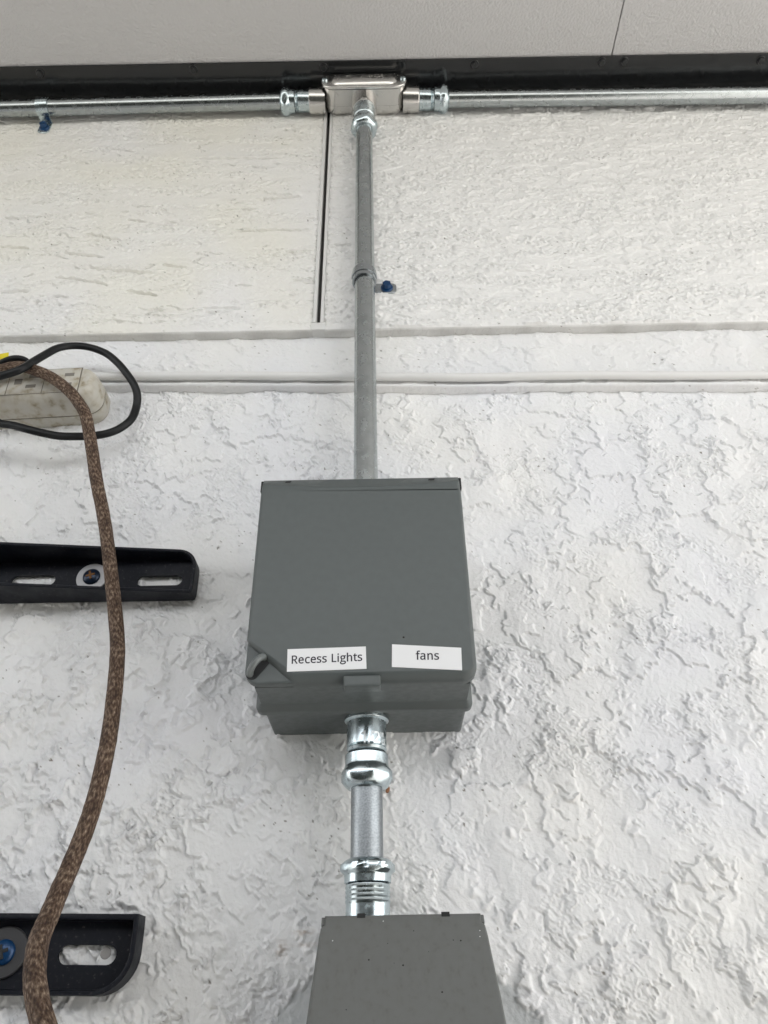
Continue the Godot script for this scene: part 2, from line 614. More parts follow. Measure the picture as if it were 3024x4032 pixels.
func paint_color(x: float, y: float, kind: int) -> Color:
	var px := x * 1000.0
	var py := y * 1000.0
	var n: float = nz.broad.get_noise_2d(px, py)
	var c := Color(0.80, 0.80, 0.79)
	if kind == 1:   # the beam has yellowed a little
		var yel: float = clampf((0.6 + 1.2 * n) * smoothstep(0.0, -0.15, x), 0.0, 1.0)
		c = c.lerp(Color(0.80, 0.792, 0.735), yel)
	else:
		c = c.lerp(Color(0.77, 0.78, 0.80), clampf(0.5 + n, 0.0, 1.0))
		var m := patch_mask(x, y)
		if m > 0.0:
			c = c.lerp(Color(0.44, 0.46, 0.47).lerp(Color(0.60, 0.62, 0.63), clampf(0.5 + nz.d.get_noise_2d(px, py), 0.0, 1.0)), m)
	if kind == 0 and y < 1.50 and x < -0.02 and x > -0.08:
		for st in [[-0.0484, 1.4869, 0.005, 0.0017], [-0.0440, 1.4806, 0.008, 0.0009], [-0.0600, 1.4790, 0.003, 0.004]]:
			var q := pow((x - st[0]) / st[2], 2.0) + pow((y - st[1]) / st[3], 2.0)
			c = c.lerp(Color(0.30, 0.22, 0.16), 0.75 * exp(-q) * clampf(0.6 + 1.2 * nz.dirt.get_noise_2d(px, py * 2.0), 0.0, 1.0))
	# painted shade, with dust and old grime, on the edges below the beam
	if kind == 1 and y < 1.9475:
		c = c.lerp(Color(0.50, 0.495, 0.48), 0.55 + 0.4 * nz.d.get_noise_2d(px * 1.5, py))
	var d: float = nz.dirt.get_noise_2d(px, py)
	if d > 0.66:
		c = c.lerp(Color(0.18, 0.16, 0.13), smoothstep(0.66, 0.74, d) * smoothstep(0.1, 0.3, nz.d.get_noise_2d(px + 300.0, py)))
	return c


# a relief sheet: nx by ny cells; place gives [position, normal] of the smooth sheet, height its relief
func sheet(x0: float, x1: float, nx: int, t0: float, t1: float, ny: int, place: Callable, height: Callable, kind: int) -> ArrayMesh:
	var w := nx + 1
	var v := PackedVector3Array()
	v.resize(w * (ny + 1))
	var col := PackedColorArray()
	col.resize(v.size())
	var k := 0
	for j in ny + 1:
		var t := lerpf(t0, t1, float(j) / ny)
		var pl: Array = place.call(t)
		var at: Vector3 = pl[0]
		var nn: Vector3 = pl[1]
		for i in w:
			var x := lerpf(x0, x1, float(i) / nx)
			var y := at.y
			v[k] = Vector3(x, y, at.z) + nn * float(height.call(x, t))
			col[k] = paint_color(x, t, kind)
			k += 1
	var nrm := PackedVector3Array()
	nrm.resize(v.size())
	k = 0
	for j in ny + 1:
		for i in w:
			var a := v[k + 1] if i < nx else v[k]
			var b := v[k - 1] if i > 0 else v[k]
			var c := v[k + w] if j < ny else v[k]
			var d := v[k - w] if j > 0 else v[k]
			nrm[k] = (a - b).cross(c - d).normalized()
			k += 1
	var idx := PackedInt32Array()
	idx.resize(nx * ny * 6)
	k = 0
	for j in ny:
		for i in nx:
			var q := j * w + i
			idx[k] = q
			idx[k + 1] = q + w
			idx[k + 2] = q + 1
			idx[k + 3] = q + 1
			idx[k + 4] = q + w
			idx[k + 5] = q + w + 1
			k += 6
	var arrays := []
	arrays.resize(Mesh.ARRAY_MAX)
	arrays[Mesh.ARRAY_VERTEX] = v
	arrays[Mesh.ARRAY_NORMAL] = nrm
	arrays[Mesh.ARRAY_COLOR] = col
	arrays[Mesh.ARRAY_INDEX] = idx
	var m := ArrayMesh.new()
	m.add_surface_from_arrays(Mesh.PRIMITIVE_TRIANGLES, arrays)
	return m


func sheet_part(called: String, m: ArrayMesh, parent: Node3D) -> void:
	var o := MeshInstance3D.new()
	o.name = called
	o.mesh = m
	o.material_override = M.paint
	parent.add_child(o, true)


# front faces of a shelf-like body: underside from the back, a rounded lower edge, then the face upwards
func shelf(y_low: float, y_high: float, z_back: float, z_face: float, r: float) -> Callable:
	var under := z_face - r - z_back
	return func(t: float) -> Array:
		# t runs over heights; below y_low it runs along the edge and the underside
		if t >= y_low + r:
			return [Vector3(0, t, z_face), Vector3(0, 0, 1)]
		var s := (y_low + r) - t
		var arc := r * PI / 2
		if s < arc:
			var a := s / r
			return [Vector3(0, y_low + r - sin(a) * r, z_face - r + cos(a) * r), Vector3(0, -sin(a), cos(a))]
		return [Vector3(0, y_low, z_face - r - minf(s - arc, under + 0.004)), Vector3(0, -1, 0)]


func cable_y(x: float) -> float:
	var xs := [-0.45, -0.2325, -0.065, 0.059, 0.143, 0.22, 0.315, 0.45]
	var ys := [1.9035, 1.9002, 1.8955, 1.8912, 1.8905, 1.8895, 1.8872, 1.885]
	for i in xs.size() - 1:
		if x <= xs[i + 1]:
			var f := clampf((x - xs[i]) / (xs[i + 1] - xs[i]), 0.0, 1.0)
			return lerpf(ys[i], ys[i + 1], f)
	return ys[-1]


func build_wall() -> void:
	var wall := thing("house_wall", "white painted stucco house wall with a concrete beam along its top", "wall")
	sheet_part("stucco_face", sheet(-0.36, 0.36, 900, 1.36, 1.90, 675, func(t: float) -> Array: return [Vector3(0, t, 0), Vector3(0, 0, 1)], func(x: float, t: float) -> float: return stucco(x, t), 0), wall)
	# strip between stucco and beam; its lower edge follows the cable
	var low := 1.8845
	var strip_place := shelf(low, 1.96, 0.0, TRIM, 0.0025)
	var strip_height := func(x: float, t: float) -> float:
		if t < low + 0.0025:
			return 0.0006 * nz.b.get_noise_2d(x * 1000.0, t * 1000.0)
		return 0.7 * stucco(x + 3.0, t * 0.9) - 0.0006
	var strip_mesh := sheet(-0.45, 0.45, 640, low - 0.011, 1.955, 100, strip_place, strip_height, 0)
	sheet_part("trim_strip", shear_strip(strip_mesh), wall)
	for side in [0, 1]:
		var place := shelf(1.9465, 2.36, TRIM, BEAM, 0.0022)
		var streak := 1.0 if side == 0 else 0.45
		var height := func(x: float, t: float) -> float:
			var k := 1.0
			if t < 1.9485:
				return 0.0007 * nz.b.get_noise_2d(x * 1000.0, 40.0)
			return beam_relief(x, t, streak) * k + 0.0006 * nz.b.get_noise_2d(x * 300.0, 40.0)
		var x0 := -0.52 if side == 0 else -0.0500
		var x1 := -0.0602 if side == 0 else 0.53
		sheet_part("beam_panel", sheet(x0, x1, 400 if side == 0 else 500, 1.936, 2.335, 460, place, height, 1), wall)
	# the joint between the two halves of the beam stops a little above its lower edge
	var j := Shape.new()
	j.box(Vector3(-0.0618, 1.9475, 0.004), Vector3(-0.0484, 1.9565, 0.0172), 0.0008)
	part("joint_stop", j, M.joint_white, wall)
	for s in [-1.0, 1.0]:
		var lip := Shape.new()
		var cx: float = -0.0551 + s * 0.0034
		lip.box(Vector3(cx - 0.0017, 1.956, 0.003), Vector3(cx + 0.0017, 2.34, 0.0180), 0.0009)
		part("joint_lip", lip, M.joint_white, wall)
	var slot := Shape.new()
	slot.box(Vector3(-0.0612, 1.956, 0.001), Vector3(-0.0490, 2.34, 0.0095))
	part("joint_gap", slot, M.gap, wall)
	# the wall goes on beyond the part seen close up
	for e in [[-3.0, -0.36, 0.9, 1.895, 0.0], [0.36, 3.0, 0.9, 1.895, 0.0], [-0.36, 0.36, 0.0, 1.36, 0.0], [-3.0, -0.36, 0.0, 0.9, 0.0], [0.36, 3.0, 0.0, 0.9, 0.0], [-3.0, -0.45, 1.884, 1.95, TRIM], [0.45, 3.0, 1.884, 1.95, TRIM], [-3.0, -0.52, 1.9465, 2.45, BEAM], [0.53, 3.0, 1.9465, 2.45, BEAM], [-3.0, 3.0, 2.335, 2.6, BEAM - 0.001]]:
		var far := Shape.new()
		far.box(Vector3(e[0], e[2], -0.12), Vector3(e[1], e[3], e[4]))
		var o := part("wall_panel", far, M.paint_plain, wall)
	var core := Shape.new()
	core.box(Vector3(-0.6, 1.3, -0.12), Vector3(0.6, 2.4, -0.02))
	part("wall_core", core, M.paint_plain, wall)


# lowers the strip so that its edge runs parallel to the cable
func shear_strip(m: ArrayMesh) -> ArrayMesh:
	var arrays := m.surface_get_arrays(0)
	var v: PackedVector3Array = arrays[Mesh.ARRAY_VERTEX]
	for i in v.size():
		var share := 1.0 - smoothstep(1.90, 1.945, v[i].y)
		v[i].y += share * (cable_y(v[i].x) - 1.8912)
	arrays[Mesh.ARRAY_VERTEX] = v
	var out := ArrayMesh.new()
	out.add_surface_from_arrays(Mesh.PRIMITIVE_TRIANGLES, arrays)
	return out


func build_roof() -> void:
	var roof := thing("patio_roof", "pale grey embossed patio roof panels overhead", "roof", Vector3(0, 2.329, 0))
	var xs := [-2.15, -0.944, 0.2628, 1.469, 2.6]
	for i in xs.size() - 1:
		var s := Shape.new()
		s.box(Vector3(xs[i] + 0.0004, 2.329, 0.021), Vector3(xs[i + 1] - 0.0004, 2.405, 1.42), 0.0012)
		part("roof_panel", s, M.soffit, roof)
	var ch := thing("roof_channel", "glossy black metal channel between roof panels and wall", "channel", Vector3(0, 2.326, BEAM))
	var f := Shape.new()
	f.box(Vector3(-2.15, 2.3262, 0.0185), Vector3(2.6, 2.3282, 0.0645), 0.0006)
	part("flange", f, M.black_paint, ch)
	for p in [[-0.3755, 0.0572], [-0.2039, 0.0586], [-0.0585, 0.0586], [0.110, 0.0586], [0.2522, 0.0588], [0.2773, 0.0588], [0.4302, 0.0572], [-0.55, 0.0575], [0.6, 0.0575]]:
		var s := Shape.new()
		s.lathe(Vector3(p[0], 2.3262, p[1]), Vector3(0, -1, 0), [[0.0048, -0.0005], [0.0048, 0.0006], [0.0044, 0.001], [0.0034, 0.001, 0.0030], [0.0034, 0.0038, 0.0030], [0.0028, 0.0043, 0.0028], [0.0, 0.0043]], 24, p[0] * 40.0)
		part("screw", s, M.black_screw, ch)


# ---------------------------------------------------------------- conduit
func conduit(label: String, a: Vector3, b: Vector3, group: String, m := "emt") -> void:
	var t := thing("conduit", label, "conduit", a, group)
	var s := Shape.new()
	var len := a.distance_to(b)
	s.lathe(a, b - a, [[0.0, 0.0], [0.0089, 0.0], [0.0089, len], [0.0, len]], 48)
	part("tube", s, M[m], t)


func connector(label: String, at: Vector3, axis: Vector3, barrel: float, nut: float, threads := false, collar := false) -> void:
	# at: the end that meets the box or body; the nut closes on the tube
	var t := thing("compression_connector", label, "connector", at, "compression connectors on the conduit")
	var s := Shape.new()
	var prof := [[0.0089, 0.0], [0.0116, 0.0]]
	if collar:
		prof = [[0.0089, 0.0], [0.0127, 0.0], [0.0132, 0.0006], [0.0132, 0.0022], [0.0127, 0.0028], [0.0116, 0.0034]]
	prof.append([0.0116, barrel * (0.52 if threads else 0.8)])
	if threads:
		var n := 4
		var z0 := barrel * 0.55
		var dz := (barrel - z0) / n
		for i in n:
			prof.append([0.0116, z0 + i * dz])
			prof.append([0.0120, z0 + (i + 0.45) * dz])
			prof.append([0.0116, z0 + (i + 0.9) * dz])
	else:
		prof.append([0.0109, barrel * 0.82])
		prof.append([0.0118, barrel * 0.88])
		prof.append([0.0109, barrel * 0.94])
	prof.append([0.0116, barrel])
	prof.append([0.0089, barrel])
	s.lathe(at, axis, prof, 48)
	part("barrel", s, M.zinc, t)
	var q := Shape.new()
	var z := barrel + 0.0004
	q.lathe(at, axis, [[0.0089, z], [0.0116, z], [0.0124, z + 0.0006], [0.0125, z + nut * 0.32], [0.0128, z + nut * 0.40], [0.0147, z + nut * 0.52, 0.0139], [0.0150, z + nut * 0.64, 0.0137], [0.0147, z + nut * 0.78, 0.0139], [0.0126, z + nut * 0.92], [0.0108, z + nut], [0.0089, z + nut]], 60, 0.26)
	part("nut", q, M.zinc, t, "", 50.0)


func build_conduit() -> void:
	var run := "galvanised conduit runs"
	conduit("horizontal galvanised conduit left of the tee fitting, clipped by a strap", Vector3(-1.60, 2.2835, AX), Vector3(-0.100, 2.3075, AX), run)
	conduit("horizontal galvanised conduit right of the tee fitting, below the black channel", Vector3(0.072, 2.3055, AX), Vector3(1.60, 2.2890, AX), run)
	conduit("long vertical conduit between tee fitting and upper grey box", Vector3(-0.0128, 1.725, AX), Vector3(-0.0140, 2.252, AX), run)
	conduit("short conduit nipple between the two grey boxes", Vector3(-0.0126, 1.508, AX), Vector3(-0.0126, 1.570, AX), run, "emt_worn")
	connector("connector on the left hub of the tee fitting", Vector3(-0.0755, 2.3074, AX), Vector3(-1, -0.016, 0), 0.0160, 0.0168)
	connector("connector on the right hub of the tee fitting", Vector3(0.0485, 2.3063, AX), Vector3(1, -0.012, 0), 0.0160, 0.0168)
	connector("connector under the tee fitting, at the top of the vertical conduit", Vector3(-0.0139, 2.2830, AX), Vector3(0, -1, 0), 0.0195, 0.0200)
	connector("connector embossed 1/2\" below the upper grey box", Vector3(-0.0126, 1.5955, AX), Vector3(0, -1, 0), 0.0215, 0.0190, false, true)
	connector("threaded connector on top of the lower grey box", Vector3(-0.0122, 1.486, AX), Vector3(0, 1, 0), 0.0195, 0.0120, true)
	build_tee()
	# embossed size on the connector under the box
	var host := get_node("compression_connector_003")
	emboss(host, "1/2\"", Vector3(-0.0126, 1.5805, AX), 0.0116, 0.0066, -0.10)
	emboss(host, "c", Vector3(-0.0126, 1.5800, AX), 0.0116, 0.0042, 0.62)
	emboss(host, "u", Vector3(-0.0126, 1.5795, AX), 0.0116, 0.0042, 0.95)
	strap_vertical()
	strap_left()


func lettering(text: String, height: float, depth: float, bold := false) -> TextMesh:
	var t := TextMesh.new()
	t.text = text
	var f := SystemFont.new()
	f.font_names = PackedStringArray(["Droid Sans"])
	if bold:
		f.font_weight = 700
	var fv := FontVariation.new()
	fv.base_font = f
	fv.variation_embolden = 0.35
	t.font = fv
	t.font_size = 64
	t.pixel_size = height / 46.0
	t.depth = depth
	t.curve_step = 1.0
	return t


func emboss(host: Node3D, text: String, centre: Vector3, radius: float, size: float, angle: float) -> void:
	# letters one by one round the barrel
	var step := size * 0.56 / radius
	for i in text.length():
		var a := angle + i * step
		var o := MeshInstance3D.new()
		o.name = "embossed_letter"
		o.mesh = lettering(text[i], size, 0.0007)
		o.material_override = M.emboss
		host.add_child(o, true)
		o.position = centre - host.position + Vector3(sin(a) * radius, 0, cos(a) * radius)
		o.rotation.y = a


func build_tee() -> void:
	var t := thing("tee_fitting", "silver aluminium tee fitting with a screwed cover under the black channel", "tee fitting", Vector3(-0.0135, 2.3075, BEAM))
	var x0 := -0.0605
	var x1 := 0.0335
	var y0 := 2.2955
	var y1 := 2.3228
	var s := Shape.new()
	s.loft(Shape.rrect(x0 + 0.002, y0 + 0.0003, x1 - 0.002, y1 - 0.0003, [0.0130, 0.0130, 0.0130, 0.0130], 10), [[0.0085, BEAM - 0.001], [0.0062, BEAM + 0.0002], [0.0038, BEAM + 0.0016], [0.0018, BEAM + 0.0038], [0.0006, BEAM + 0.0066], [0.0, BEAM + 0.0105], [0.0, 0.0485]])
	part("housing", s, M.alu, t)
	var seam := Shape.new()
	seam.loft(Shape.rrect(x0 + 0.00185, y0 + 0.00015, x1 - 0.00185, y1 - 0.00015, [0.0131, 0.0131, 0.0131, 0.0131], 10), [[0.0, 0.0300], [0.0, 0.0304]])
	part("mould_line", seam, M.alu, t)
	var g := Shape.new()
	g.loft(Shape.rrect(x0 + 0.001, y0 - 0.0004, x1 - 0.001, y1 + 0.0004, [0.0136, 0.0136, 0.0136, 0.0136], 10), [[0.0, 0.0485], [0.0, 0.0496]])
	part("gasket", g, M.dark, t)
	var c := Shape.new()
	c.loft(Shape.rrect(x0 - 0.0008, y0 - 0.0012, x1 + 0.0008, y1 + 0.0012, [0.0146, 0.0146, 0.0146, 0.0146], 10), [[0.0, 0.0496], [0.0, 0.0514], [0.0005, 0.0520], [0.0012, 0.0522]])
	c.loft(Shape.rrect(x0 + 0.010, y0 + 0.003, x1 - 0.010, y1 - 0.003, [0.010, 0.010, 0.010, 0.010], 8), [[-0.0002, 0.0521], [0.0003, 0.0525], [0.0012, 0.0533], [0.0026, 0.0542], [0.0042, 0.0547]], false, true)
	var cover := part("cover", c, M.alu, t, "", 45.0)
	for x in [x0 + 0.0036, x1 - 0.0036]:
		var q := Shape.new()
		q.lathe(Vector3(x, 2.3095, 0.0522), Vector3(0, 0, 1), [[0.0034, -0.0004], [0.0034, 0.0010], [0.0028, 0.0018], [0.0, 0.0021]], 20)
		q.box(Vector3(x - 0.0026, 2.3092, 0.0540), Vector3(x + 0.0026, 2.3098, 0.0545))
		part("screw", q, M.zinc, cover)
	for row in [["E481008", 0.0032, 2.3128]]:
		var o := MeshInstance3D.new()
		o.name = "embossed_letters"
		o.mesh = lettering(row[0], row[1], 0.0003, true)
		o.material_override = M.alu
		cover.add_child(o, true)
		o.position = Vector3(-0.0045, row[2], 0.05475) - t.position
	var ring := Shape.new()
	ring.lathe(Vector3(-0.0305, 2.311, 0.0547), Vector3(0, 0, 1), [[0.0030, 0.0], [0.0036, 0.0003], [0.0030, 0.0003], [0.0026, 0.0003], [0.0026, 0.0]], 24)
	part("embossed_mark", ring, M.alu, cover)
	for d in [[Vector3(-1, -0.014, 0), 0.045, 0.062], [Vector3(1, -0.012, 0), 0.045, 0.062], [Vector3(0, -1, 0), 0.009, 0.0248]]:
		var h := Shape.new()
		var ax: Vector3 = d[0]
		var o := Vector3(-0.0139, 2.3075, AX)
		h.lathe(o, ax, [[0.0, d[1] - 0.001], [0.0137, d[1] - 0.001], [0.0137, d[2] - 0.001], [0.0131, d[2]], [0.0112, d[2]], [0.0, d[2]]], 40)
		# the square lug on the side of the hub
		if ax.y < -0.5:
			h.box(Vector3(-0.0179, 2.2837, AX + 0.010), Vector3(-0.0099, 2.2985, AX + 0.0140), 0.0012)
		else:
			h.box(Vector3(o.x + ax.x * 0.054 - 0.0065, 2.3175, AX - 0.002), Vector3(o.x + ax.x * 0.054 + 0.0065, 2.3216, AX + 0.005), 0.001)
		part("hub", h, M.alu, t)


func strap_band(at: Vector3, axis: Vector3, width: float, a0: float, a1: float, r: float, thick: float, s: Shape, ex: Vector3, ez: Vector3) -> void:
	var n := 26
	for w in 1:
		var prev := []
		for i in n + 1:
			var a := lerpf(a0, a1, float(i) / n)
			var d := ex * cos(a) + ez * sin(a)
			var now := [at + d * r - axis * width / 2, at + d * (r + thick) - axis * width / 2, at + d * (r + thick) + axis * width / 2, at + d * r + axis * width / 2]
			if i:
				for k in 4:
					var m := (k + 1) % 4
					s.quad(prev[k], prev[m], now[m], now[k])
			else:
				s.quad(now[3], now[2], now[1], now[0])
			prev = now
		s.quad(prev[0], prev[1], prev[2], prev[3])


func blue_hex(at: Vector3, m: Material) -> Shape:
	var q := Shape.new()
	q.lathe(at, Vector3(0, 0, 1), [[0.0056, -0.001], [0.0056, 0.0008], [0.0050, 0.0014], [0.0043, 0.0015, 0.0036], [0.0043, 0.0050, 0.0036], [0.0038, 0.0056, 0.0034], [0.0, 0.0056]], 30, 0.3)
	q.box(at + Vector3(-0.0034, -0.0005, 0.0054), at + Vector3(0.0034, 0.0005, 0.0058))
	return q


func strap_vertical() -> void:
	var t := thing("conduit_strap", "one-hole strap round the vertical conduit with its tab to the right", "strap", Vector3(-0.0139, 1.9985, BEAM), "one-hole conduit straps")
	var c := Vector3(-0.0139, 1.9985, AX)
	var s := Shape.new()
	strap_band(c, Vector3(0, -1, 0), 0.0140, -0.35, PI + 0.9, 0.0093, 0.0015, s, Vector3(1, 0, 0), Vector3(0, 0, 1))
	# a rib along the band, then the leg down to the tab
	strap_band(c, Vector3(0, -1, 0), 0.0045, 0.0, PI, 0.0105, 0.0010, s, Vector3(1, 0, 0), Vector3(0, 0, 1))
	s.box(Vector3(c.x + 0.0083, 1.9920, 0.0185), Vector3(c.x + 0.0096, 2.0050, 0.0290), 0.0004)
	s.loft(Shape.rrect(c.x + 0.0080, 1.9920, c.x + 0.0290, 2.0050, [0.001, 0.004, 0.004, 0.001], 3), [[0.0003, 0.0175], [0.0, 0.0178], [0.0, 0.0188], [0.0004, 0.0191]])
	part("band", s, M.strap, t)
	part("screw", blue_hex(Vector3(0.0063, 1.9985, 0.0191), M.blue_screw), M.blue_screw, t)
	for p in [[0.35, 2.0008], [0.05, 1.9975], [-0.18, 2.0012]]:
		var q := Shape.new()
		var d := Vector3(sin(p[0]), 0, cos(p[0]))
		q.lathe(Vector3(c.x, p[1], AX) + d * 0.0106, d, [[0.0011, 0.0], [0.0010, 0.0003], [0.0, 0.0005]], 10)
		part("embossed_dot", q, M.zinc, t)


func strap_left() -> void:
	var c := Vector3(-0.3755, 2.3031, AX)
	var t := thing("conduit_strap", "one-hole strap hanging from the left horizontal conduit, tab downwards", "strap", Vector3(c.x, 2.285, BEAM), "one-hole conduit straps")
	var s := Shape.new()
	strap_band(c, Vector3(1, 0, 0), 0.0130, -0.35, PI + 0.5, 0.0092, 0.0013, s, Vector3(0, -1, 0), Vector3(0, 0, 1))
	s.box(Vector3(c.x - 0.0065, 2.2935, 0.0185), Vector3(c.x + 0.0065, 2.2948, 0.0290), 0.0004)
	s.loft(Shape.rrect(c.x - 0.0065, 2.2740, c.x + 0.0065, 2.2950, [0.004, 0.004, 0.001, 0.001], 3), [[0.0003, 0.0175], [0.0, 0.0178], [0.0, 0.0188], [0.0004, 0.0191]])
	part("band", s, M.zinc, t)
	part("screw", blue_hex(Vector3(c.x, 2.2835, 0.0191), M.blue_screw), M.blue_screw, t)


# ---------------------------------------------------------------- outlet boxes
func sticker(text: String, corners: Array, parent: Node3D, z: float, size: float, shift: Vector2, turn: float) -> void:
	var s := Shape.new()
	var o := PackedVector2Array(corners)
	s.loft(o, [[0.0, z - 0.0003], [0.0, z]], false)
	var st := part("label_sticker", s, M.sticker, parent, "white sticker printed " + text)
	var c := Vector2.ZERO
	for p in corners:
		c += p * 0.25
	var m := MeshInstance3D.new()
	m.name = "lettering"
	m.mesh = lettering(text, size * 0.84, 0.00006)
	m.material_override = M.ink
	st.add_child(m, true)
	m.position = Vector3(c.x + shift.x, c.y + shift.y, z + 0.00006) - parent.position
	m.rotation.z = turn


func build_upper_box() -> void:
	var t := thing("outlet_box", "grey weatherproof outlet box with white Recess Lights and fans stickers", "outlet box", Vector3(-0.0137, 1.595, 0.0), "grey weatherproof outlet boxes")
	var b := Shape.new()
	b.loft(Shape.rrect(-0.0724, 1.5962, 0.0464, 1.7230, [0.0022, 0.0022, 0.005, 0.005], 6), [[0.0, -0.003], [0.0, 0.047]])
	part("base", b, M.box, t)
	var f := Shape.new()
	f.loft(Shape.rrect(-0.0763, 1.5942, 0.0493, 1.7270, [0.004, 0.004, 0.004, 0.004], 6), [[0.0035, 0.0405], [0.0010, 0.0415], [0.0, 0.0427], [0.0, 0.0470], [0.0006, 0.0478], [0.0028, 0.0518], [0.0033, 0.0526], [0.0037, 0.0770]])
	part("flange", f, M.box, t)
	# lid: main block with its lower left corner cut off
	var lid := Shape.new()
	var o := PackedVector2Array()
	var x0 := -0.0780
	var x1 := 0.0492
	for p in Shape.rrect(-0.0490, 1.5976, x1, 1.7240, [0.0, 0.0085, 0.001, 0.0], 7):
		if p.y < 1.7239 and not (p.x < -0.045 and p.y < 1.61):
			o.append(p)
	# top edge of the front: a flat arc
	for i in 13:
		var f2 := i / 12.0
		o.append(Vector2(lerpf(x1 - 0.0006, x0 + 0.0006, f2), 1.7312 - 0.0030 * sin(PI * f2)))
	o.append(Vector2(x0, 1.7240))
	o.append(Vector2(x0, 1.6235))
	o.append(Vector2(x0 + 0.0007, 1.6216))
	o.append(Vector2(x0 + 0.0020, 1.6200))
	o.append(Vector2(-0.0530, 1.5989))
	o.append(Vector2(-0.0512, 1.5979))
	o.append(Vector2(-0.0490, 1.5976))
	lid.loft(o, [[0.001, 0.0764], [0.0, 0.0772], [0.0, 0.0800], [0.0, 0.0816], [0.0001, 0.0830], [0.0005, 0.0845], [0.0013, 0.0856], [0.0024, 0.0860]])
	# its lower edge is rounded well back
	for i in lid.v.size():
		var p := lid.v[i]
		if p.z > 0.0795 and p.y < 1.6060:
			p.y += 0.0034 * pow((p.z - 0.0795) / 0.0065, 1.6) * (1.0 - (p.y - 1.5976) / 0.0084)
			lid.v[i] = p
	# the hinge edge behind the arc
	var k := 12
	for i in k:
		var fa := float(i) / k
		var fb := float(i + 1) / k
		var xa := lerpf(x0 + 0.0012, x1 - 0.0012, fa)
		var xb := lerpf(x0 + 0.0012, x1 - 0.0012, fb)
		var a := Vector3(xa, 1.7300 - 0.0030 * sin(PI * fa), 0.0855)
		var c := Vector3(xb, 1.7300 - 0.0030 * sin(PI * fb), 0.0855)
		var d := Vector3(xb, 1.7350, 0.0820)
		var e := Vector3(xa, 1.7350, 0.0820)
		lid.quad(a, c, d, e)
		lid.quad(e, d, Vector3(xb, 1.7358, 0.079), Vector3(xa, 1.7358, 0.079))
		lid.quad(Vector3(xa, 1.7358, 0.079), Vector3(xb, 1.7358, 0.079), Vector3(xb, 1.7358, 0.064), Vector3(xa, 1.7358, 0.064))
	for sx in [x0 + 0.0012, x1 - 0.0012]:
		var aa := Vector3(sx, 1.7300, 0.0855)
		var bb := Vector3(sx, 1.7350, 0.0820)
		var cc := Vector3(sx, 1.7358, 0.064)
		var dd := Vector3(sx, 1.7230, 0.064)
		lid.quad(aa, bb, cc, dd)
	var lp := part("lid", lid, M.box, t, "", 50.0)
	# lower, flat corner behind the padlock loop
	var corner := Shape.new()
	var cr := PackedVector2Array()
	for i in 8:
		var a := PI + PI / 2 * i / 7.0
		cr.append(Vector2(x0 + 0.0082, 1.5978 + 0.0082) + Vector2(cos(a), sin(a)) * 0.0080)
	cr.append(Vector2(-0.0480, 1.5980))
	cr.append(Vector2(-0.0480, 1.6000))
	cr.append(Vector2(-0.0745, 1.6225))
	cr.append(Vector2(x0 + 0.0002, 1.6225))
	corner.loft(cr, [[0.001, 0.0766], [0.0, 0.0774], [0.0, 0.0810], [0.0005, 0.0820], [0.0014, 0.0824]])
	part("lid_corner", corner, M.box, t)
	var hole := Shape.new()
	hole.xf = Transform3D(Basis(Vector3(0, 0, 1), 0.92), Vector3(-0.0702, 1.6080, 0))
	hole.loft(Shape.stadium(Vector2.ZERO, 0.0088, 0.0034), [[0.0, 0.0815], [0.0, 0.0826]])
	part("loop_slot", hole, M.dark, t)
	var loop := Shape.new()
	var u := Vector3(cos(0.92), sin(0.92), 0)
	var pts := []
	for i in 9:
		var a := PI * i / 8.0
		pts.append(Vector3(-0.0710, 1.6083, 0.0812) - u * cos(a) * 0.0062 + Vector3(0, 0, sin(a) * 0.0075))
	loop.tube(pts, 0.0019, 14, 4, 1.0, 1.0)
	part("padlock_loop", loop, M.loop, t)
	var tab := Shape.new()
	tab.box(Vector3(-0.0234, 1.5940, 0.0775), Vector3(-0.0035, 1.6003, 0.0872), 0.0011)
	part("lid_tab", tab, M.box, lp)
	for r in [[-0.0630, -0.0590], [0.0285, 0.0330]]:
		var hs := Shape.new()
		var zx := 0.0846
		hs.quad(Vector3(r[0], 1.7310, zx), Vector3(r[1] - 0.0005, 1.7312, zx), Vector3(r[1], 1.7334, 0.0834), Vector3(r[0] + 0.0005, 1.7332, 0.0834))
		part("hinge_slot", hs, M.dark, lp)
	for sx in [[-0.0787, -0.0768], [0.0480, 0.0499]]:
		var hb := Shape.new()
		hb.box(Vector3(sx[0], 1.7262, 0.066), Vector3(sx[1], 1.7345, 0.0822), 0.0004)  # dark box in place of the shaded gap at the hinge end
		part("hinge_end", hb, M.dark, lp)
	var z := 0.0863
	sticker("Recess Lights", [Vector2(-0.0541, 1.6032), Vector2(-0.0110, 1.6040), Vector2(-0.0114, 1.6170), Vector2(-0.0545, 1.6162)], t, z, 0.0056, Vector2(0.0, 0.0002), 0.026)
	sticker("fans", [Vector2(0.0027, 1.6048), Vector2(0.0406, 1.6022), Vector2(0.0411, 1.6152), Vector2(0.0031, 1.6180)], t, z, 0.0058, Vector2(0.0004, 0.0008), -0.02)
	var speck := Shape.new()
	speck.lathe(Vector3(0.0096, 1.6222, 0.0860), Vector3(0, 0, 1), [[0.0006, 0.0], [0.0004, 0.0003], [0.0, 0.0004]], 8)
	part("dirt_speck", speck, M.speck, t)


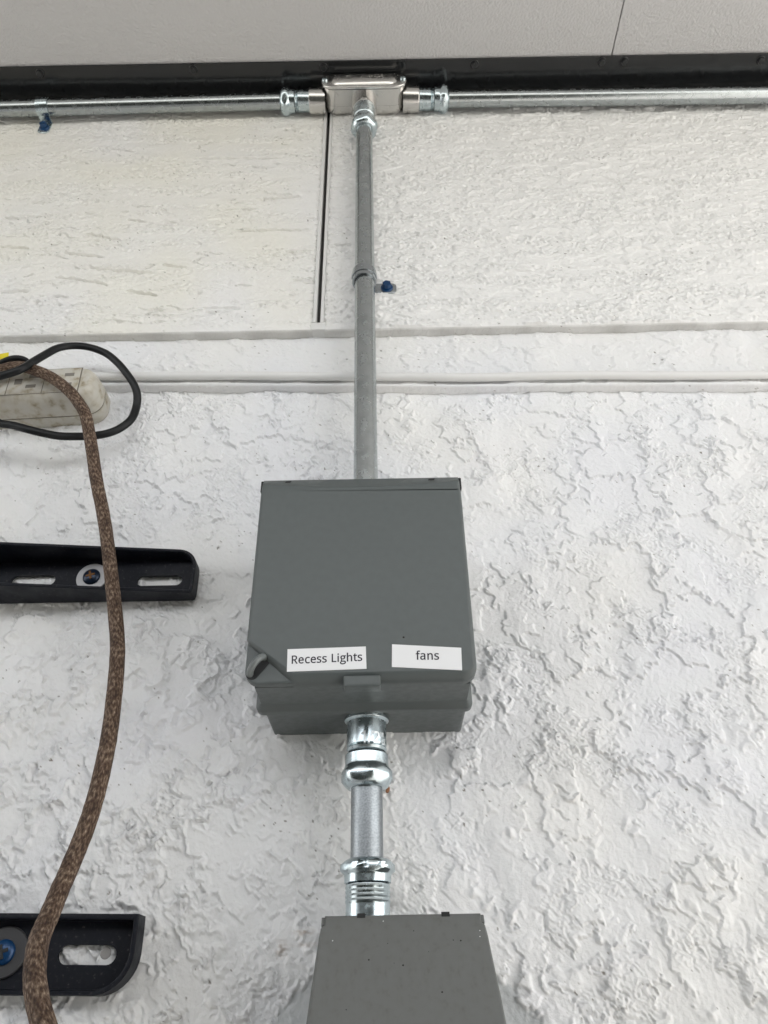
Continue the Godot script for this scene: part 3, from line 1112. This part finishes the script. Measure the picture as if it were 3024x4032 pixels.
func build_lower_box() -> void:
	var t := thing("outlet_box", "scuffed grey weatherproof outlet box cut off by the bottom edge", "outlet box", Vector3(0.0055, 1.36, 0.0), "grey weatherproof outlet boxes")
	var b := Shape.new()
	b.loft(Shape.rrect(-0.0305, 1.37, 0.0415, 1.4872, [0.004, 0.004, 0.004, 0.004], 5), [[0.0, -0.003], [0.0, 0.050]])
	part("base", b, M.box_worn, t)
	var tilt := deg_to_rad(25.0)
	var hinge := Vector3(0.0055, 1.4895, 0.0575)
	var xf := Transform3D(Basis(Vector3(1, 0, 0), -tilt), hinge)
	var lid := Shape.new()
	lid.xf = xf
	var o := PackedVector2Array([Vector2(-0.0452, -0.108), Vector2(0.0452, -0.108), Vector2(0.0468, -0.100), Vector2(0.0428, -0.040), Vector2(0.0402, -0.010), Vector2(0.0396, -0.0060), Vector2(0.0388, -0.0050), Vector2(0.0380, -0.0046), Vector2(0.0380, 0.0), Vector2(-0.0380, 0.0), Vector2(-0.0380, -0.0046), Vector2(-0.0388, -0.0050), Vector2(-0.0396, -0.0060), Vector2(-0.0402, -0.010), Vector2(-0.0428, -0.040), Vector2(-0.0468, -0.100)])
	lid.loft(o, [[0.001, -0.022], [0.0, -0.021], [0.0, -0.0014], [0.0004, -0.0004], [0.0012, 0.0]])
	var lp := part("lid", lid, M.box_worn, t, "", 50.0)
	for r in [[-0.0222, -0.0182], [0.0188, 0.0228]]:
		var hs := Shape.new()
		hs.xf = xf
		hs.box(Vector3(r[0], -0.0018, -0.001), Vector3(r[1], 0.0003, 0.0003))
		part("hinge_slot", hs, M.dark, lp)
	for sx in [-1.0, 1.0]:
		var hb := Shape.new()
		hb.xf = xf
		var cx: float = sx * 0.0386
		hb.box(Vector3(cx - 0.0009, -0.0044, -0.012), Vector3(cx + 0.0009, -0.0004, -0.0012), 0.0004)
		part("hinge_end", hb, M.box_worn, lp)
	# specks of dirt and chipped paint
	var rng := RandomNumberGenerator.new()
	rng.seed = 7
	var spots := [[-0.0163, -0.0215, 0.0008], [-0.0005, -0.0242, 0.0009], [0.0165, -0.036, 0.0008], [0.027, -0.0135, 0.0008], [0.0235, -0.0132, 0.0005], [-0.0075, -0.0142, 0.0004], [0.005, -0.0085, 0.0005], [-0.026, -0.0425, 0.0005]]
	for i in 4:
		spots.append([rng.randf_range(-0.034, 0.034), rng.randf_range(-0.06, -0.008), rng.randf_range(0.0002, 0.00035)])
	for p in spots:
		var q := Shape.new()
		q.xf = xf
		q.lathe(Vector3(p[0], p[1], 0.0), Vector3(0, 0, 1), [[p[2] * 0.5, 0.0], [p[2] * 0.35, 0.0002], [0.0, 0.0003]], 7)
		part("dirt_speck", q, M.speck, lp)
	for p in [[-0.0335, -0.0125], [0.0365, -0.009], [0.0362, -0.0118], [-0.0095, -0.0036]]:
		var q := Shape.new()
		q.xf = xf
		q.lathe(Vector3(p[0], p[1], 0.0), Vector3(0, 0, 1), [[0.00028, 0.0], [0.0002, 0.0001], [0.0, 0.0002]], 6)
		part("paint_chip", q, M.sticker, lp)


# ---------------------------------------------------------------- rails, strip, cords
func rim(path: Array, thick: float, depth: Callable, z0: float, s: Shape) -> void:
	# a wall of the given thickness standing on an open path (material to its left)
	var n := path.size()
	var inner := []
	for i in n:
		var e0: Vector2 = ((path[i] - path[maxi(i - 1, 0)]) as Vector2).normalized()
		var e1: Vector2 = ((path[mini(i + 1, n - 1)] - path[i]) as Vector2).normalized()
		if i == 0:
			e0 = e1
		if i == n - 1:
			e1 = e0
		var n0 := Vector2(-e0.y, e0.x)
		var n1 := Vector2(-e1.y, e1.x)
		inner.append(path[i] + (n0 + n1) / maxf(0.4, 1.0 + n0.dot(n1)) * thick)
	var bev := 0.0005
	for i in n - 1:
		var loops := []
		for k in [i, i + 1]:
			var o: Vector2 = path[k]
			var q: Vector2 = inner[k]
			var d := (q - o) / thick
			var z1: float = depth.call(o.x)
			loops.append([Vector3(o.x, o.y, z0), Vector3(o.x, o.y, z1 - bev), Vector3(o.x + d.x * bev, o.y + d.y * bev, z1), Vector3(q.x - d.x * bev, q.y - d.y * bev, z1), Vector3(q.x, q.y, z1 - bev), Vector3(q.x, q.y, z0)])
		for k in 5:
			s.quad(loops[0][k], loops[1][k], loops[1][k + 1], loops[0][k + 1])


func round_head(at: Vector3, r: float) -> Shape:
	var q := Shape.new()
	q.lathe(at, Vector3(0, 0, 1), [[r, 0.0], [r, 0.0008], [r * 0.93, 0.0016], [r * 0.7, 0.0026], [r * 0.4, 0.0031], [0.0, 0.0033]], 32)
	return q


func cross_slot(at: Vector3, r: float, turn: float) -> Shape:
	var q := Shape.new()
	q.xf = Transform3D(Basis(Vector3(0, 0, 1), turn), at)
	q.box(Vector3(-r, -r * 0.24, -0.002), Vector3(r, r * 0.24, 0.0), 0.0)
	q.box(Vector3(-r * 0.24, -r, -0.002), Vector3(r * 0.24, r, 0.0001), 0.0)
	return q


func plate_slot(s: Shape, outer: PackedVector2Array, c: Vector2, half: float, r: float) -> void:
	s.holed(outer, Shape.stadium(c, half, r), 0.0022, 0.0046)


func rect(x0: float, y0: float, x1: float, y1: float) -> PackedVector2Array:
	return PackedVector2Array([Vector2(x0, y0), Vector2(x1, y0), Vector2(x1, y1), Vector2(x0, y1)])


func build_rails() -> void:
	var g := "black slotted mounting rails"
	var t := thing("mounting_rail", "upper black slotted metal rail with a rounded top right corner", "rail", Vector3(-0.30, 1.691, 0.0), g)
	var y0 := 1.6912
	var y1 := 1.7252
	var xr := -0.1332
	var path := [Vector2(-0.46, y0), Vector2(-0.30, y0), Vector2(xr - 0.002, y0 - 0.0003), Vector2(xr - 0.0006, y0 + 0.0003), Vector2(xr + 0.0002, y0 + 0.003)]
	for i in 9:
		var a := PI / 2 * i / 8.0
		path.append(Vector2(xr - 0.0125 + cos(a) * 0.0125, y1 - 0.0125 + sin(a) * 0.0125))
	path.append(Vector2(-0.30, y1 - 0.0003))
	path.append(Vector2(-0.46, y1 - 0.0006))
	var s := Shape.new()
	rim(path, 0.0023, func(x: float) -> float: return 0.0142 + clampf((-0.134 - x) / 0.128, 0.0, 1.4) * 0.0155, 0.0022, s)
	part("raised_edge", s, M.rail, t, "", 45.0)
	var p := Shape.new()
	var e := 0.0012
	plate_slot(p, rect(-0.29, y0 + e, -0.222, y1 - e), Vector2(-0.2505, 1.7082), 0.0157, 0.0041)
	plate_slot(p, rect(-0.222, y0 + e, -0.1925, y1 - e), Vector2(-0.2085, 1.7092), 0.0115, 0.0041)
	plate_slot(p, Shape.rrect(-0.1925, y0 + e, xr - e, y1 - e, [0.0, 0.0005, 0.0115, 0.0], 8), Vector2(-0.1603, 1.7062), 0.0160, 0.0041)
	p.loft(rect(-0.46, y0 + e, -0.29, y1 - e), [[0.0, 0.0022], [0.0, 0.0046]])
	part("back_plate", p, M.rail, t)
	var w := Shape.new()
	w.lathe(Vector3(-0.2085, 1.7092, 0.0046), Vector3(0, 0, 1), [[0.0110, 0.0], [0.0110, 0.0010], [0.0104, 0.0014], [0.0, 0.0014]], 36)
	part("washer", w, M.washer, t)
	var sc := part("screw", round_head(Vector3(-0.2085, 1.7092, 0.0060), 0.0061), M.dark_screw, t)
	part("screw_recess", cross_slot(Vector3(-0.2085, 1.7092, 0.0094), 0.0032, 0.3), M.rust, sc)

	var t2 := thing("mounting_rail", "lower black slotted metal rail with a blue screw and rounded bottom corner", "rail", Vector3(-0.30, 1.46, 0.0), g)
	var xf := Transform3D(Basis(Vector3(0, 0, 1), -0.022), Vector3(-0.1360, 1.4957, 0))
	var b0 := -0.0372
	var path2 := [Vector2(-0.32, b0 - 0.0005), Vector2(-0.10, b0)]
	for i in 10:
		var a := -PI / 2 + PI / 2 * i / 9.0
		path2.append(Vector2(0.0010 - 0.0190 + cos(a) * 0.0190, b0 + 0.0190 + sin(a) * 0.0190))
	path2.append(Vector2(0.0006, -0.008))
	path2.append(Vector2(0.0, 0.0))
	path2.append(Vector2(-0.12, 0.0))
	path2.append(Vector2(-0.32, 0.0))
	var s2 := Shape.new()
	s2.xf = xf
	rim(path2, 0.0026, func(_x: float) -> float: return 0.0155, 0.0022, s2)
	part("raised_edge", s2, M.rail, t2, "", 45.0)
	var p2 := Shape.new()
	p2.xf = xf
	plate_slot(p2, Shape.rrect(-0.0570, b0 + e, 0.0010 - e, -e, [0.0, 0.0178, 0.0, 0.0], 9), Vector2(-0.0276, -0.0186), 0.0158, 0.0046)
	p2.loft(rect(-0.32, b0 + e, -0.0570, -e), [[0.0, 0.0022], [0.0, 0.0046]])
	part("back_plate", p2, M.rail, t2)
	var w2 := Shape.new()
	var wc := Vector3(-0.2085, 1.4795, 0.0046)
	w2.lathe(wc, Vector3(0, 0, 1), [[0.0124, 0.0], [0.0124, 0.0012], [0.0118, 0.0017], [0.0, 0.0017]], 40)
	part("washer", w2, M.washer_dark, t2)
	var sc2 := part("screw", round_head(wc + Vector3(0, 0, 0.0017), 0.0062), M.blue_screw, t2)
	part("screw_recess", cross_slot(wc + Vector3(0, 0, 0.0052), 0.0036, 0.35), M.dark, sc2)


func build_power_strip() -> void:
	var t := thing("power_strip", "grimy beige power strip mounted on the wall under the black cord loop", "power strip", Vector3(-0.34, 1.852, 0.0))
	var xf := Transform3D(Basis(Vector3(0, 0, 1), 0.05), Vector3(-0.2295, 1.8745, 0))
	var s := Shape.new()
	s.xf = xf
	s.loft(Shape.rrect(-0.26, -0.0172, 0.0, 0.0190, [0.004, 0.0135, 0.0135, 0.004], 8), [[0.001, -0.001], [0.0, 0.0], [0.0, 0.0112]])
	part("lower_shell", s, M.beige, t)
	var g := Shape.new()
	g.xf = xf
	g.loft(Shape.rrect(-0.26, -0.0172, 0.0, 0.0190, [0.004, 0.0135, 0.0135, 0.004], 8), [[0.0005, 0.0112], [0.0005, 0.0124]])
	part("seam", g, M.grime, t)
	var u := Shape.new()
	u.xf = xf
	u.loft(Shape.rrect(-0.26, -0.0172, -0.0003, 0.0190, [0.004, 0.0135, 0.0135, 0.004], 8), [[0.0, 0.0124], [0.0004, 0.0200], [0.0014, 0.0270], [0.0030, 0.0315], [0.0048, 0.0332], [0.0062, 0.0336]])
	part("upper_shell", u, M.beige, t, "", 50.0)
	var fr := Shape.new()
	fr.xf = xf
	fr.loft(rect(-0.250, -0.0112, -0.0128, 0.0152), [[0.0, 0.0334], [0.0, 0.03375]])
	part("face_groove", fr, M.grime, t)
	for i in 8:
		var cx := -0.0277 - i * 0.0284
		var f := Shape.new()
		f.xf = xf
		f.box(Vector3(cx - 0.0139, -0.0108, 0.0330), Vector3(cx + 0.0139, 0.0148, 0.0341), 0.0004)
		var fp := part("outlet_face", f, M.beige, t)
		for h in [[0.0054, 0.0076, 0.0038, 0.0017], [0.0046, -0.0030, 0.0040, 0.0017], [-0.0062, 0.0026, 0.0030, 0.0030]]:
			var q := Shape.new()
			q.xf = xf
			q.box(Vector3(cx + h[0] - h[2], h[1] - h[3], 0.0336), Vector3(cx + h[0] + h[2], h[1] + h[3], 0.03425))
			part("socket_slot", q, M.beige_dark, fp)


func v3(a: Array) -> Array:
	var out := []
	for p in a:
		out.append(Vector3(p[0], p[1], p[2]))
	return out


func build_cords() -> void:
	var c := Shape.new()
	var cable := []
	for i in 25:
		var x := -0.62 + i * 0.05
		cable.append(Vector3(x, cable_y(x) + 0.0004 * sin(i * 2.1), TRIM + 0.0036 + 0.0003 * sin(i * 1.3)))
	c.tube(cable, 0.0037, 14, 5, 1.0, 1.0, 0.05, 3)
	single("painted_cable", c, M.joint_white, "thin white painted cable along the wall below the beam", "cable")
	var b := Shape.new()
	b.tube(v3([[-0.36, 1.838, 0.036], [-0.3019, 1.8311, 0.036], [-0.2932, 1.8283, 0.036], [-0.2828, 1.8263, 0.036], [-0.2699, 1.8222, 0.0355], [-0.2591, 1.8215, 0.0315], [-0.2492, 1.8224, 0.027], [-0.2382, 1.8255, 0.0225], [-0.2285, 1.8297, 0.018], [-0.2182, 1.8331, 0.0165], [-0.2096, 1.8395, 0.015], [-0.203, 1.8501, 0.0135], [-0.2018, 1.8644, 0.012], [-0.2018, 1.8746, 0.0153], [-0.2048, 1.883, 0.0187], [-0.2116, 1.8927, 0.022], [-0.2198, 1.9024, 0.0244], [-0.23, 1.9113, 0.0268], [-0.2409, 1.9156, 0.0292], [-0.2511, 1.9164, 0.0316], [-0.2605, 1.9141, 0.034], [-0.2673, 1.9071, 0.038], [-0.2729, 1.8956, 0.042], [-0.2766, 1.8834, 0.047], [-0.2801, 1.8715, 0.0515], [-0.2874, 1.8661, 0.0520], [-0.2965, 1.8626, 0.0520], [-0.304, 1.861, 0.0520], [-0.36, 1.855, 0.046]]), 0.0029, 14, 6, 1.12, 0.9)
	single("black_cord", b, M.rubber, "glossy black cord looped over the power strip", "cord")
	var l := Shape.new()
	l.tube(v3([[-0.36, 1.872, 0.040], [-0.3143, 1.8813, 0.0400], [-0.3093, 1.8864, 0.0405], [-0.3031, 1.8905, 0.0415], [-0.2967, 1.8935, 0.0410], [-0.2906, 1.8937, 0.0395], [-0.2872, 1.8918, 0.0375], [-0.2848, 1.8880, 0.0368], [-0.2840, 1.8835, 0.0368]]), 0.0026, 12, 5)
	single("black_cord", l, M.rubber, "short arc of black cord above the brown cord at the left edge", "cord")
	var r := Shape.new()
	r.tube(v3([[-0.36, 1.870, 0.044], [-0.3126, 1.8745, 0.044], [-0.3031, 1.8771, 0.044], [-0.295, 1.8802, 0.044], [-0.2855, 1.8804, 0.044], [-0.2758, 1.8768, 0.044], [-0.2633, 1.8704, 0.044], [-0.2522, 1.8623, 0.0435], [-0.2413, 1.8521, 0.043], [-0.2324, 1.8407, 0.0425], [-0.2256, 1.8292, 0.042], [-0.2163, 1.8022, 0.0407], [-0.2059, 1.7688, 0.0393], [-0.1944, 1.736, 0.038], [-0.1807, 1.692, 0.040], [-0.1678, 1.6474, 0.042], [-0.1623, 1.6243, 0.0467], [-0.1582, 1.5997, 0.0513], [-0.1552, 1.5769, 0.056], [-0.1539, 1.5534, 0.0607], [-0.1541, 1.5328, 0.0653], [-0.1564, 1.5126, 0.070], [-0.1559, 1.4993, 0.0792], [-0.1543, 1.489, 0.0883], [-0.1527, 1.4799, 0.0975], [-0.149, 1.4717, 0.1067], [-0.143, 1.4606, 0.1158], [-0.133, 1.4481, 0.125], [-0.1187, 1.4333, 0.135], [-0.1016, 1.4187, 0.145], [-0.07, 1.38, 0.17]]), 0.0045, 18, 6, 1.0, 1.0, 0.06, 9)
	single("brown_cord", r, M.cord, "thick dirty brown cord hanging down in front of the black rails", "cord")
	var y := Shape.new()
	y.xf = Transform3D(Basis(Vector3(0, 0, 1), 0.25), Vector3(-0.3120, 1.9050, 0.033))
	y.box(Vector3(-0.012, -0.010, -0.0004), Vector3(0.0035, 0.0030, 0.0004), 0.0002)
	single("yellow_tag", y, M.yellow, "small yellow tag at the left edge above the power strip", "tag")


func build_bits() -> void:
	var h := Shape.new()
	h.xf = Transform3D(Basis(Vector3(0, 0, 1), 1.2), Vector3(-0.0008, 1.5609, 0.0015))
	h.lathe(Vector3(-0.002, 0, 0), Vector3(1, 0, 0), [[0.0, 0.0], [0.0009, 0.0006], [0.0012, 0.002], [0.0008, 0.0036], [0.0, 0.0042]], 9)
	single("insect_husk", h, M.husk, "tiny orange brown husk stuck beside the short conduit nipple", "husk")
	var p := Shape.new()
	p.lathe(Vector3(-0.1551, 1.4786, 0.0), Vector3(0, 0, 1), [[0.0030, -0.001], [0.0030, 0.0013], [0.0026, 0.0016], [0.0, 0.0014]], 24)
	single("wall_plug", p, M.plug, "round grey filled hole seen through the lower rail's slot", "wall plug")


func build_surroundings() -> void:
	var s := Shape.new()
	s.box(Vector3(-6, -0.1, -0.1), Vector3(6, 0.0, 1.6))
	structure("patio_floor", s, M.slab)
	var l := Shape.new()
	l.quad(Vector3(-150, -0.06, 150), Vector3(150, -0.06, 150), Vector3(150, -0.06, -150), Vector3(-150, -0.06, -150))
	structure("ground", l, M.lawn)
	M.light_blocker.roughness = 0.9
	var h := Shape.new()
	h.box(Vector3(-2.4, -0.06, 1.15), Vector3(0.85, 1.88, 1.75), 0.1)
	structure("light_blocker", h, M.light_blocker)  # unseen dark box added to keep sky light off the lower wall


func _ready() -> void:
	# camera, sky, sun, exposure
	var cam := Camera3D.new()
	cam.name = "camera"
	add_child(cam)
	var th := deg_to_rad(34.0)
	var ro := deg_to_rad(1.05)
	var up := Vector3(0, cos(th), sin(th))
	var fw := Vector3(0, sin(th), -cos(th))
	cam.transform = Transform3D(Basis(Vector3.RIGHT * cos(ro) - up * sin(ro), up * cos(ro) + Vector3.RIGHT * sin(ro), -fw), Vector3(0, 1.45, 0.466))
	cam.fov = rad_to_deg(2.0 * atan(1106.0 / 1600.0))
	cam.near = 0.02
	cam.far = 400.0
	cam.current = true
	var env := Environment.new()
	env.background_mode = Environment.BG_SKY
	var sky := ProceduralSkyMaterial.new()
	sky.sky_top_color = Color(0.85, 0.855, 0.865)
	sky.sky_horizon_color = Color(0.90, 0.905, 0.905)
	sky.ground_bottom_color = Color(0.3, 0.3, 0.28)
	sky.ground_horizon_color = Color(0.6, 0.6, 0.6)
	env.sky = Sky.new()
	env.sky.sky_material = sky
	env.background_energy_multiplier = 1.0
	env.tonemap_mode = Environment.TONE_MAPPER_LINEAR
	env.tonemap_exposure = 4.65
	env.sdfgi_enabled = true
	env.ssao_enabled = true
	env.ssil_enabled = true
	var we := WorldEnvironment.new()
	we.name = "environment"
	we.environment = env
	add_child(we)
	var sun := DirectionalLight3D.new()
	sun.name = "sun"
	sun.light_energy = 0.5
	sun.light_color = Color(1.0, 0.97, 0.93)
	sun.light_angular_distance = 20.0
	sun.shadow_enabled = true
	add_child(sun)
	sun.look_at_from_position(Vector3(2.6, 3.1, 2.6), Vector3.ZERO)

	make_materials()
	M.paint_plain = mat(Color(0.78, 0.78, 0.78), 0.55)
	make_noises()
	build_surroundings()
	build_wall()
	build_roof()
	build_conduit()
	build_upper_box()
	build_lower_box()
	build_rails()
	build_power_strip()
	build_cords()
	build_bits()
